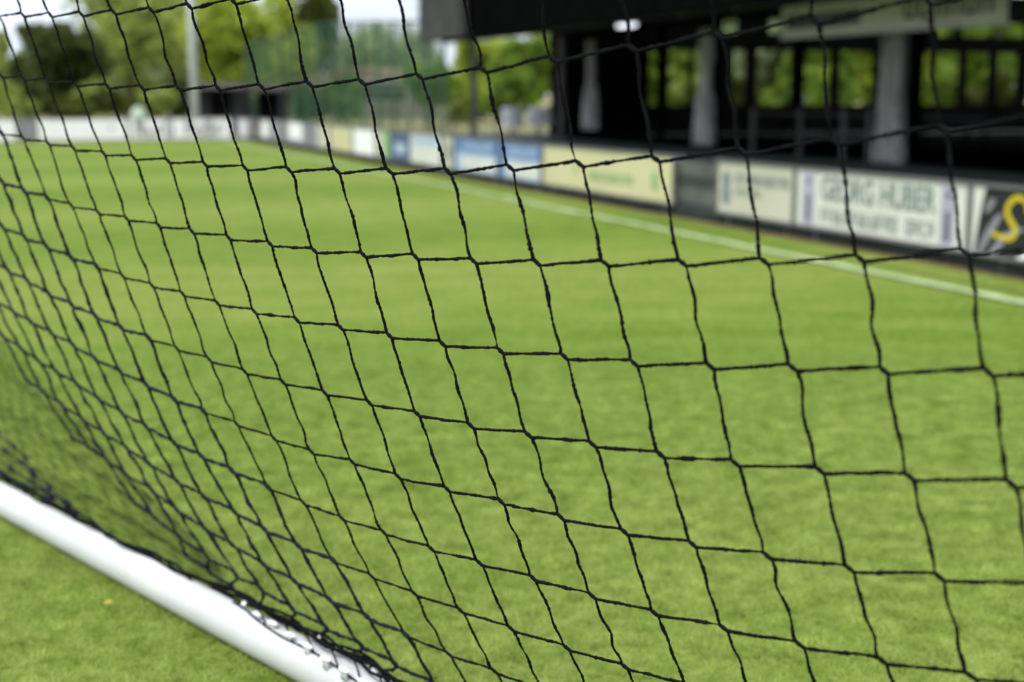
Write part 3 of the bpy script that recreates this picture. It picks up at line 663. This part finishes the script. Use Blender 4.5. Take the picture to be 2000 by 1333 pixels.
# bushes along the far side
for i, (x, yt, wp, mm, lb) in enumerate(((-30, 100, 110, 'leaf_mid', 'light green bush cut by the left edge'), (30, 165, 90, 'leaf_mid', 'yellowish green bush under the left side of the dark tree'), (100, 178, 100, 'leaf_olive', 'olive bush at the foot of the dark tree'),
        (165, 172, 90, 'leaf_mid', 'light green bush right of the dark tree trunk'), (225, 168, 80, 'leaf_olive', 'dark bush at the foot of the tall loose tree'), (300, 165, 90, 'leaf_mid', 'light green bush left of the light mast'),
        (345, 160, 80, 'leaf_dark', 'dark bush directly left of the light mast'), (460, 175, 90, 'leaf_dark', 'dark green bush between the two black sheds'), (600, 150, 90, 'leaf_olive', 'olive bush behind the netting fence'), (670, 140, 80, 'leaf_green', 'green bush behind the middle of the netting fence'),
        (840, 120, 90, 'leaf_green', 'green bush below the pavilion roof end'), (900, 150, 80, 'leaf_bright', 'light green bush left of the dark canopy post'),
        (1000, 140, 100, 'leaf_green', 'green bush behind the white covered tables'), (1275, 140, 90, 'leaf_green', 'green bush low in the leftmost pavilion opening'), (1345, 145, 90, 'leaf_mid', 'light bush behind the middle curtain'), (1450, 140, 100, 'leaf_olive', 'olive bush low in the opening right of the middle curtain'), (1540, 150, 100, 'leaf_green', 'green bush low in the widest opening'),
        (1640, 140, 100, 'leaf_green', 'green bush low in the openings near the small lantern'), (1740, 140, 100, 'leaf_green', 'green bush behind the widest curtain'), (1840, 130, 100, 'leaf_green', 'green bush low in the opening right of the widest curtain'), (1940, 140, 100, 'leaf_olive', 'olive bush low in the rightmost openings'))):
    c = at(x, (yt + 232) / 2, 56 + (i % 4)); base = Vector((c.x, c.y, 0)); r_ = np.random.default_rng(50 + i); r = empty('bush', base, lb, 'bush', 'bushes round the ground')
    mb = MB(); h_ = at(x, yt, c.y).z; foliage(mb, (c.x, c.y, h_ / 2), wp / 1.75 * c.y / FPX, .9, h_ / 1.85, 1700, .17, r_, 8); mb.build('crown', M[mm], r)
    mb = MB(); mb.tube([base, base + Vector((.1, 0, h_ * .3)), base + Vector((-.1, .1, h_ * .7))], [.05, .04, .015], 6); mb.tube([base, base + Vector((-.3, 0, h_ * .6))], [.04, .015], 6); mb.build('trunk', M['bark'], r)
# ---------------------------------------------------------------- mast, sheds, houses, fences, cars
q = at(379, 185, 39); q.z = 0; e = empty('light_mast', q, 'tall pale grey mast in front of the trees behind the far goal line', 'mast')
mb = MB(); mb.tube([q, q + UZ * 9], [.115, .08], 14); mb.build('pole', M['mast'], e, smooth=True)
mb = MB(); mb.box(q + UZ * .06, (.2, 0, 0), (0, .2, 0), UZ * .06); mb.build('base', M['kerb'], e, bevel=.01)
for k in (-.35, .35):
    mb = MB(); mb.box(q + UZ * 8.9 + Vector((k, -.1, 0)), (.22, 0, 0), (0, .08, -.05), (0, .03, .14)); mb.build('floodlight', M['mast'], e)
def shed(x0, x1, yt, Yv, label):
    a = at(x0, 185, Yv); b = at(x1, 185, Yv); a.z = b.z = 0; z = at((x0 + x1) / 2, yt, Yv).z; d = (b - a); L = d.length; d.normalize(); n_ = Vector((-d.y, d.x, 0))
    e = empty('dugout_shed', (a + b) / 2 + n_ * .8, label, 'shed', 'black sheds behind the far corner')
    mb = MB(); mb.wall(a + n_ * 1.6, b + n_ * 1.6, 0, z - .12, .06); mb.wall(a, a + n_ * 1.57, 0, z - .12, .06); mb.wall(b, b + n_ * 1.57, 0, z - .12, .06); mb.build('wall', M['shed'], e)
    mb = MB(); mb.wall(a + d * .035 + n_ * .1, b - d * .035 + n_ * .1, 0, z - .14, .05); mb.build('front', M['shed'], e)
    slab([a - n_ * .25 - d * .1, b - n_ * .25 + d * .1, b + n_ * 1.8 + d * .1, a + n_ * 1.8 - d * .1], [z - .12] * 4, [z + .06, z + .06, z - .02, z - .02], 'roof', M['shedroof'], e)
    mb = MB(); c = (a + b) / 2 - n_ * .0; mb.box(c + UZ * (z - .14) / 2 + n_ * .07, d * .32, n_ * .008, UZ * (z - .2) / 2); mb.build('door', M['black'], e)
shed(390, 468, 166, 44, 'wide black shed right of the light mast')
shed(503, 545, 170, 46, 'narrow black shed before the netting fence')
# tall green ball-stop netting
fp0 = at(482, 185, 58); fp1 = at(868, 185, 46); fp0.z = fp1.z = 0
e = empty('netting_fence', fp0.lerp(fp1, .5), 'tall green ball-stop netting between green posts', 'fence')
fd = (fp1 - fp0); FL = fd.length; fd.normalize()
def ftop(f_): return 1.15 + (185 - (92 - 42 * min(f_ / .45, 1) - 6 * max(0, f_ - .45))) * (58 - 12 * f_) / FPX
for k in range(15):
    f_ = k / 14; p = fp0.lerp(fp1, f_); mb = MB(); mb.tube([p, p + UZ * (ftop(f_) + .05)], .05, 8); mb.build('post', M['fencegreen'], e)
mb = MB(); ns = 120
for k in range(ns):
    f_ = (k + .5) / ns; p = fp0.lerp(fp1, f_) + Vector((0, .02 * rng.standard_normal(), 0)); wd_ = .012 + .016 * rng.random()
    mb.box(p + UZ * ftop(f_) / 2, fd * wd_, (0, .004, 0), UZ * ftop(f_) / 2)
for j in range(26):
    z = .2 + j * .17
    a_ = fp0 + UZ * z; b_ = fp1 + UZ * z
    if z > ftop(0): a_ = fp0.lerp(fp1, .22) + UZ * z
    if z < ftop(.25): mb.box((a_ + b_) / 2 + Vector((0, -.012, 0)), (b_ - a_) / 2, (0, .004, 0), UZ * .007)
mb.build('netting', M['fencegreen'], e)
mb = MB()
for k in range(16):
    f0_, f1_ = k / 16, (k + 1) / 16; mb.tube([fp0.lerp(fp1, f0_) + UZ * ftop(f0_), fp0.lerp(fp1, f1_) + UZ * ftop(f1_)], .03, 6)
mb.build('top_cable', M['fencegreen'], e)
# houses behind
def house(x0, x1, ytop, yroof, Yv, label, nwin, m=None):
    a = at(x0, 185, Yv); b = at(x1, 185, Yv + 1.5); a.z = b.z = 0; z = at(x0, ytop, Yv).z; zr = at(x0, yroof, Yv).z; d = (b - a).normalized(); n_ = Vector((-d.y, d.x, 0)); L = (b - a).length
    e = empty('house', (a + b) / 2 + n_ * 4, label, 'house', 'houses behind the ground')
    mb = MB(); mb.box((a + b) / 2 + n_ * 4 + UZ * z / 2, d * L / 2, n_ * 4, UZ * z / 2); mb.build('wall', m or M['wallbeige'], e)
    mb = MB(); p = [a - d * .3 - n_ * .4, b + d * .3 - n_ * .4, b + d * .3 + n_ * 8.4, a - d * .3 + n_ * 8.4]; r0 = (p[0] + p[3]) / 2; r1 = (p[1] + p[2]) / 2
    mb.add([tuple(q + UZ * z) for q in p] + [tuple(r0 + UZ * zr), tuple(r1 + UZ * zr)], [(0, 1, 5, 4), (2, 3, 4, 5), (0, 4, 3), (1, 2, 5), (3, 2, 1, 0)]); mb.build('roof', M['rooftile'], e)
    for k in range(nwin):
        c = a + d * L * (k + .5) / nwin - n_ * .02
        for zz in ([1.3] if z < 3.2 else [1.1, min(z - .9, 3.4)]):
            mb = MB(); mb.box(c + UZ * zz, d * .42, n_ * .03, UZ * .5); w_ = mb.build('window', M['offwhite'], e)
            mb = MB(); mb.box(c + UZ * zz - n_ * .035, d * .35, n_ * .01, UZ * .43); pn = mb.build('pane', M['glass'], e); mw = pn.matrix_world.copy(); pn.parent = w_; pn.location = (0, 0, 0); 
house(690, 790, 178, 150, 66, 'low beige house with a brown roof behind the netting fence', 4)
house(798, 860, 160, 128, 72, 'taller beige house left of the pavilion roof post', 2)
# two bistro tables under white cloths on the lawn beyond the pavilion end
def cloth_table(x, wpx, Yv, label):
    c = at(x, 185, Yv); c.z = 0; R_ = wpx / 2 * Yv / FPX; zt = .84; e = empty('bistro_table', c, label, 'table', 'white covered tables')
    mb = MB(); n = 40; V = [(c.x, c.y, zt)]; rings = [(0.9, zt), (1.0, zt - .02), (1.0, .7), (1.04, .52), (1.1, .36)]
    for q_, (k, z) in enumerate(rings):
        for j in range(n):
            a = j / n * 6.2832; w_ = 1 + (.05 * q_ * .5) * math.sin(a * 9 + x); V.append((c.x + R_ * k * w_ * math.cos(a), c.y + R_ * k * w_ * math.sin(a), z))
    F_ = [(0, 1 + j, 1 + (j + 1) % n) for j in range(n)]
    for q_ in range(len(rings) - 1):
        for j in range(n): F_.append((1 + q_ * n + j, 1 + (q_ + 1) * n + j, 1 + (q_ + 1) * n + (j + 1) % n, 1 + q_ * n + (j + 1) % n))
    mb.add(V, F_); mb.build('cloth', M['white'], e, smooth=True)
    mb = MB(); mb.tube([c, c + UZ * (zt - .03)], .03, 10); mb.build('leg', M['postgrey'], e)
    mb = MB(); mb.tube([c, c + UZ * .03], .2, 20); mb.build('base', M['postgrey'], e)
cloth_table(1000, 38, 36, 'white covered table just right of the dark canopy post')
cloth_table(1054, 42, 36.6, 'white covered table just left of the pavilion end wall')
# green tent
q = at(268, 185, 47); q.z = 0; e = empty('tent', q, 'small pale green dome tent under the tall loose tree', 'tent')
mb = MB(); V = []; F_ = []
for i in range(7):
    ph = i / 6 * math.pi / 2
    for j in range(12):
        a = j / 12 * 6.283; k = 1 + .06 * math.cos(3 * a); V.append((q.x + .30 * math.sin(ph) * math.cos(a) * k, q.y + .30 * math.sin(ph) * math.sin(a) * k, .78 * math.cos(ph) ** .8))
for i in range(6):
    for j in range(12): F_.append((i * 12 + j, (i + 1) * 12 + j, (i + 1) * 12 + (j + 1) % 12, i * 12 + (j + 1) % 12))
mb.add(V, F_); mb.build('canvas', M['tent'], e)
mb = MB(); mb.box(q + Vector((0, -.31, .2)), (.1, 0, 0), (0, .01, .03), (0, 0, .2)); mb.build('door_flap', M['leaf_grey'], e)
# railing in front of the cars
a = at(840, 185, 37); b = at(1085, 185, 41); a.z = b.z = 0; e = empty('railing', (a + b) / 2, 'grey two-bar railing before the white covered tables', 'railing')
for z in (.35, .62):
    mb = MB(); mb.tube([a + UZ * z, b + UZ * z], .022, 8); mb.build('rail', M['postgrey'], e)
for k in range(7):
    q = a.lerp(b, k / 6); mb = MB(); mb.tube([q, q + UZ * .66], .025, 8); mb.build('post', M['postgrey'], e)

# ---------------------------------------------------------------- goal frame and net
RB = .0425
c0, c1 = gp(0, 974, RB), gp(525, 1254, RB)
bd = (c1 - c0).normalized(); bn = Vector((bd.y, -bd.x, 0)).normalized()
if bn.dot(c0) < 0: bn = -bn                 # away from the camera
e = empty('football_goal', c0, 'white round ground bar of the goal frame lying on the grass', 'goal frame')
ends = [c0 - bd * 2.6, c1 + bd * 2.1]
mb = MB(); n = 40
mb.tube([ends[0].lerp(ends[1], i / n) for i in range(n + 1)], RB, 32); o = mb.build('ground_bar', M['galv'], e, smooth=False)
o.data.polygons.foreach_set('use_smooth', [len(p.vertices) == 4 for p in o.data.polygons])
for f_ in (ends[0], ends[1]):
    mb = MB(); s_ = -1 if f_ is ends[0] else 1; mb.tube([f_, f_ + bd * .012 * s_], RB + .003, 24); mb.build('end_cap', M['plastic'], e)
# plastic net hooks along the far upper side of the bar
hooks = [(477, 1180, 7, 7), (503, 1200, 15, 7), (532, 1217, 15, 8), (566, 1240, 15, 8), (600, 1262, 15, 8), (636, 1287, 15, 9), (672, 1309, 15, 9), (708, 1331, 15, 9), (744, 1353, 15, 9),
         (609, 1238, 7, 8), (626, 1246, 6, 7), (651, 1258, 8, 9), (668, 1269, 7, 9), (716, 1293, 9, 9), (732, 1309, 9, 8), (755, 1324, 8, 8), (778, 1340, 8, 8), (792, 1350, 8, 8)]
rot = Matrix.Rotation(math.atan2(bd.y, bd.x), 3, 'Z')
for (x, y, a_, b_) in hooks:
    p = gp(x, y, .094); k = p.y / FPX * .95; mb = MB(); mb.ball(p, a_ * k * 1.3, b_ * k * .95, b_ * k * .6, 12, 8, M=rot); mb.box(p - UZ * b_ * k, bd * a_ * k * .5, bn * .003, UZ * .012); mb.build('net_hook', M['plastic'], e, smooth=True)

KN = {}
for ri, r in enumerate('ABCDEFGHIJKL'):
    d = NET[r]; k0 = d[0]; v = d[1:]
    for i in range(len(v) // 3): KN[(ri, k0 + i)] = Vector(v[3 * i:3 * i + 3]) / 1000
# a little more netting than the frame shows: further columns left and right, further rows up
for ri in range(12):
    cs = sorted(c for r, c in KN if r == ri); R_ = cs[-1]; L_ = cs[0]
    st = (KN[(ri, R_)] - KN[(ri, R_ - 3)]) / 3
    if ri < 9:
        for k in range(1, 9): KN[(ri, R_ + k)] = KN[(ri, R_)] + st * k
    if ri < 8:
        st = (KN[(ri, L_)] - KN[(ri, L_ + 3)]) / 3
        for k in range(1, 6): KN[(ri, L_ - k)] = KN[(ri, L_)] + st * k
for rr in range(1, 6):
    for c in range(-1, 19):
        if (0, c) in KN and (2, c) in KN:
            st = (KN[(0, c)] - KN[(2, c)]) / 2; KN[(-rr, c)] = KN[(0, c)] + st * rr
for c in range(8, 27):
    rws = [r for (r, cc) in KN if cc == c]
    if not rws: continue
    r0 = max(rws); P = KN[(r0, c)]; st = P - KN.get((r0 - 1, c), P + Vector((0, 0, .12)))
    T = c0 + bd * (P - c0).dot(bd) + bd * st.dot(bd) * max(0, (P.z - .1) / .12) * .5 + Vector((0, 0, RB)); n = max(1, int(round((T - P).length / .12)))
    for k in range(1, n + 1): KN[(r0 + k, c)] = P.lerp(T, k / n) + bn * .03 * math.sin(math.pi * k / n)
rs = np.random.RandomState(11)
def edge_pts(p, q, n, amp, seed):
    """slightly crooked twine between two knots"""
    r_ = np.random.RandomState(seed); t = np.linspace(0, 1, n); P = np.array(p)[None] * (1 - t[:, None]) + np.array(q)[None] * t[:, None]
    d = np.array(q) - np.array(p); L = np.linalg.norm(d) + 1e-9; d /= L
    for comp in range(2):
        ax = np.cross(d, [0, 0, 1] if comp == 0 else np.cross(d, [0, 0, 1])); ax /= np.linalg.norm(ax) + 1e-9
        k = r_.randn(6) * np.array([.65, .75, .65, .5, .38, .25]); w_ = sum(k[m] * np.sin((m + 1) * math.pi * t) for m in range(6))
        P += ax[None] * (w_ * amp * (1 if comp == 0 else .5))[:, None]
    return P
def build_net(test, rad, m, name, parent, knotk, amp_v, amp_h):
    mb = MB(); ends_ = {}
    for (r, c), K_ in KN.items():
        rt = KN.get((r, c + 1)) or KN.get((r, c - 1)); dn = KN.get((r + 1, c)); upk = KN.get((r - 1, c))
        hd = (KN[(r, c + 1)] - K_) if (r, c + 1) in KN else ((K_ - KN[(r, c - 1)]) if (r, c - 1) in KN else Vector((.12, 0, 0)))
        vd = (dn - K_) if dn else ((K_ - upk) if upk else Vector((0, 0, -.12)))
        ends_[(r, c)] = (hd.normalized() + vd.normalized() * .9).normalized() * .0062 * knotk
    for (r, c), K_ in KN.items():
        used = False; r_ = np.random.RandomState(((r + 9) * 97 + c + 50) & 0xffff)
        for dr, dc in ((1, 0), (0, 1)):
            k2 = (r + dr, c + dc)
            if k2 not in KN or not test(r, c, dr, dc): continue
            used = True; p = K_ + ends_[(r, c)]; q = KN[k2] - ends_[k2]
            n = 34 if rad < .0025 else 22
            P = edge_pts(p, q, n, amp_v if dr else amp_h, ((r + 9) * 211 + (c + 50) * 7 + dr) & 0xffff)
            t = np.linspace(0, 1, n); k = r_.randn(3) * .10
            R_ = rad * (1 + sum(k[m_] * np.sin((m_ + 1) * math.pi * t * 1.7 + m_) for m_ in range(3)) + r_.randn(n) * .09) * (.96 if dr else 1.02)
            mb.tube(P, R_, 8, braid=.24, pitch=.006)
        if used or test(r, c, 0, 0):
            p = K_ - ends_[(r, c)] * 1.25; q = K_ + ends_[(r, c)] * 1.25; n = 9; t = np.linspace(0, 1, n); P = np.array(p)[None] * (1 - t[:, None]) + np.array(q)[None] * t[:, None]
            R_ = rad * (1.0 + .42 * np.sin(math.pi * t)); mb.tube(P, R_, 8, braid=.13, pitch=.006)
    return mb.build(name, m, parent, smooth=True)
e = empty('goal_net', KN[(6, 6)].copy(), 'black knotted goal net hanging in front of the camera, tied to the white bar', 'goal net')
# the staircase seam: column = row - 3 (row D is 3, column 0)
def thick(r, c, dr, dc):
    k = r - 3
    if dr: return c <= k
    if dc: return c + 1 <= k
    return False
def thin(r, c, dr, dc):
    if dr == dc == 0: return False
    return not thick(r, c, dr, dc)
build_net(thin, .00195, M['twine'], 'netting', e, 1.0, .0017, .0005)
build_net(thick, .0031, M['thick'], 'corner_netting', e, 1.25, .0019, .0008)
# netting gathered along the bar: bunched border rope and stray loops
mb = MB()
path = [c0 - bd * 1.6, c0 - bd * .8, gp(0, 930, .085), gp(110, 990, .085), gp(215, 1046, .085), gp(300, 1090, .086), gp(390, 1133, .088), gp(440, 1152, .09), gp(480, 1172, .094), gp(540, 1201, .098), gp(600, 1233, .10), gp(660, 1266, .10), gp(720, 1299, .10), gp(790, 1340, .10), gp(900, 1400, .10)]
path[0] += bn * .03 + UZ * .03; path[1] += bn * .03 + UZ * .03
def smooth_path(pts, m_):
    Q = []
    for i in range(len(pts) - 1):
        p0 = pts[max(i - 1, 0)]; p1 = pts[i]; p2 = pts[i + 1]; p3 = pts[min(i + 2, len(pts) - 1)]
        k = max(2, int((p2 - p1).length / m_))
        for j in range(k):
            t = j / k; Q.append(.5 * ((2 * p1) + (p2 - p0) * t + (2 * p0 - 5 * p1 + 4 * p2 - p3) * t ** 2 + (3 * p1 - p0 - 3 * p2 + p3) * t ** 3))
    Q.append(pts[-1]); return Q
base = smooth_path(path, .008)
for s_ in range(5):
    r_ = np.random.RandomState(60 + s_); n = len(base); ph = r_.rand(4) * 6.28; fr = 3 + r_.rand(4) * 9; t = np.linspace(0, 1, n)
    ox = sum(np.sin(fr[m_] * 6.28 * t * 2 + ph[m_]) for m_ in range(4)) * .0042; oz = sum(np.cos(fr[m_] * 5.1 * t * 2 + ph[m_]) for m_ in range(4)) * .003
    P = [b_ + bn * (ox[i] + .003 * (s_ - 2)) + UZ * oz[i] for i, b_ in enumerate(base)]
    mb.tube(P, .0030 + .0008 * (s_ == 0), 7, braid=.15, pitch=.006)
mb.build('border_rope', M['twine'], e, smooth=True)
# twine lying on the bar itself, and lashings round the bar
mb = MB()
def on_bar(x, y):
    """point where the sight line meets the bar's surface"""
    d = ray(x, y).normalized(); o_ = Vector((0, 0, H)); w0 = o_ - c0; a = d - bd * d.dot(bd); b_ = w0 - bd * w0.dot(bd)
    A = a.dot(a); B = a.dot(b_); C = b_.dot(b_) - (RB + .002) ** 2; D_ = B * B - A * C
    if D_ < 0: return o_ + d * (-B / A)
    return o_ + d * ((-B - math.sqrt(D_)) / A)
ln = [on_bar(x, y) for x, y in ((455, 1176), (478, 1190), (500, 1209), (530, 1231), (560, 1249), (600, 1268), (640, 1291), (668, 1311), (700, 1334), (740, 1362))]
mb.tube(smooth_path(ln, .008), .0021, 7, braid=.15, pitch=.006)
for (x, y, x2, y2) in ((500, 1187, 520, 1226), (548, 1210, 572, 1256), (590, 1233, 612, 1273), (640, 1262, 660, 1303), (690, 1290, 704, 1333), (738, 1316, 752, 1362)):
    p = gp(x, y, .10); q = on_bar(x2, y2); mb.tube(smooth_path([p, p.lerp(q, .5) + UZ * .008, q], .008), .0017, 6, braid=.12)
mb.build('lacing', M['twine'], e, smooth=True)
# beaded twines in the corner by the bar
mb = MB()
for s_, pts in enumerate(([(-60, 800), (12, 860), (44, 887), (58, 914), (92, 946), (118, 972), (140, 988), (160, 1006)], [(-60, 838), (-10, 868), (22, 888), (50, 913), (72, 938), (100, 966), (135, 992)], [(-60, 880), (2, 902), (28, 920), (64, 943), (94, 963), (122, 984), (150, 1004)], [(-60, 893), (0, 922), (40, 943), (90, 973), (140, 1000)])):
    P = smooth_path([gp(x, y, .10 + .012 * (3 - s_)) for x, y in pts], .006); n = len(P); R_ = [.0022 + 0.0045 * max(0, math.sin(i * .006 * 6.283 / .17 + s_ * 1.9)) ** 1.2 for i in range(n)]
    mb.tube(P, R_, 7, braid=.1)
mb.build('knotted_edge', M['thick'], e, smooth=True)
# slack netting lying on the turf behind the bar
sl_ = empty('slack_net', gp(150, 900), 'slack dark netting bunched on the turf behind the left part of the bar', 'net')
A_ = gp(-10, 668); B_ = gp(432, 1142); C_ = gp(-10, 924)
A_ = A_ + (A_ - B_) * .25; C_ = C_ + (C_ - B_) * .5
mb = MB(); ns = 19
def sp(t, s_):   # t across (0 outer edge, 1 at the bar), s_ along towards the apex
    a = A_.lerp(C_, t); b = B_ + (C_ - A_) * (t - .5) * .06; p = a.lerp(b, s_)
    return p + UZ * (.012 + .03 * (math.sin(t * 19 + s_ * 5) * .5 + .5))
for i in range(ns):
    t = i / (ns - 1); r_ = np.random.RandomState(300 + i); ph = r_.rand(3) * 6.28; P = []; R_ = []
    for k in range(151):
        s_ = k / 150; wv = .010 * math.sin(s_ * 50 + ph[0] + (i % 2) * math.pi) + .010 * math.sin(s_ * 13 + ph[1]); P.append(sp(min(1, max(0, t + wv)), s_))
        R_.append((1 - .7 * s_) * (.0009 + .0036 * max(0, math.sin(s_ * 95 + ph[2] + 1.2 * math.sin(s_ * 9 + ph[1]))) ** 1.5))
    mb.tube(P, R_, 6, cap=False)
for k in range(16):
    s_ = (k + .5) / 16; r_ = np.random.RandomState(500 + k); P = []
    for i in range(21):
        t = i / 20; P.append(sp(t, min(1, max(0, s_ - .22 + .22 * t + .004 * r_.randn()))))
    mb.tube(P, .0020 * (1 - .8 * s_), 5, cap=False)
mb.build('twine', M['thatch'], sl_)
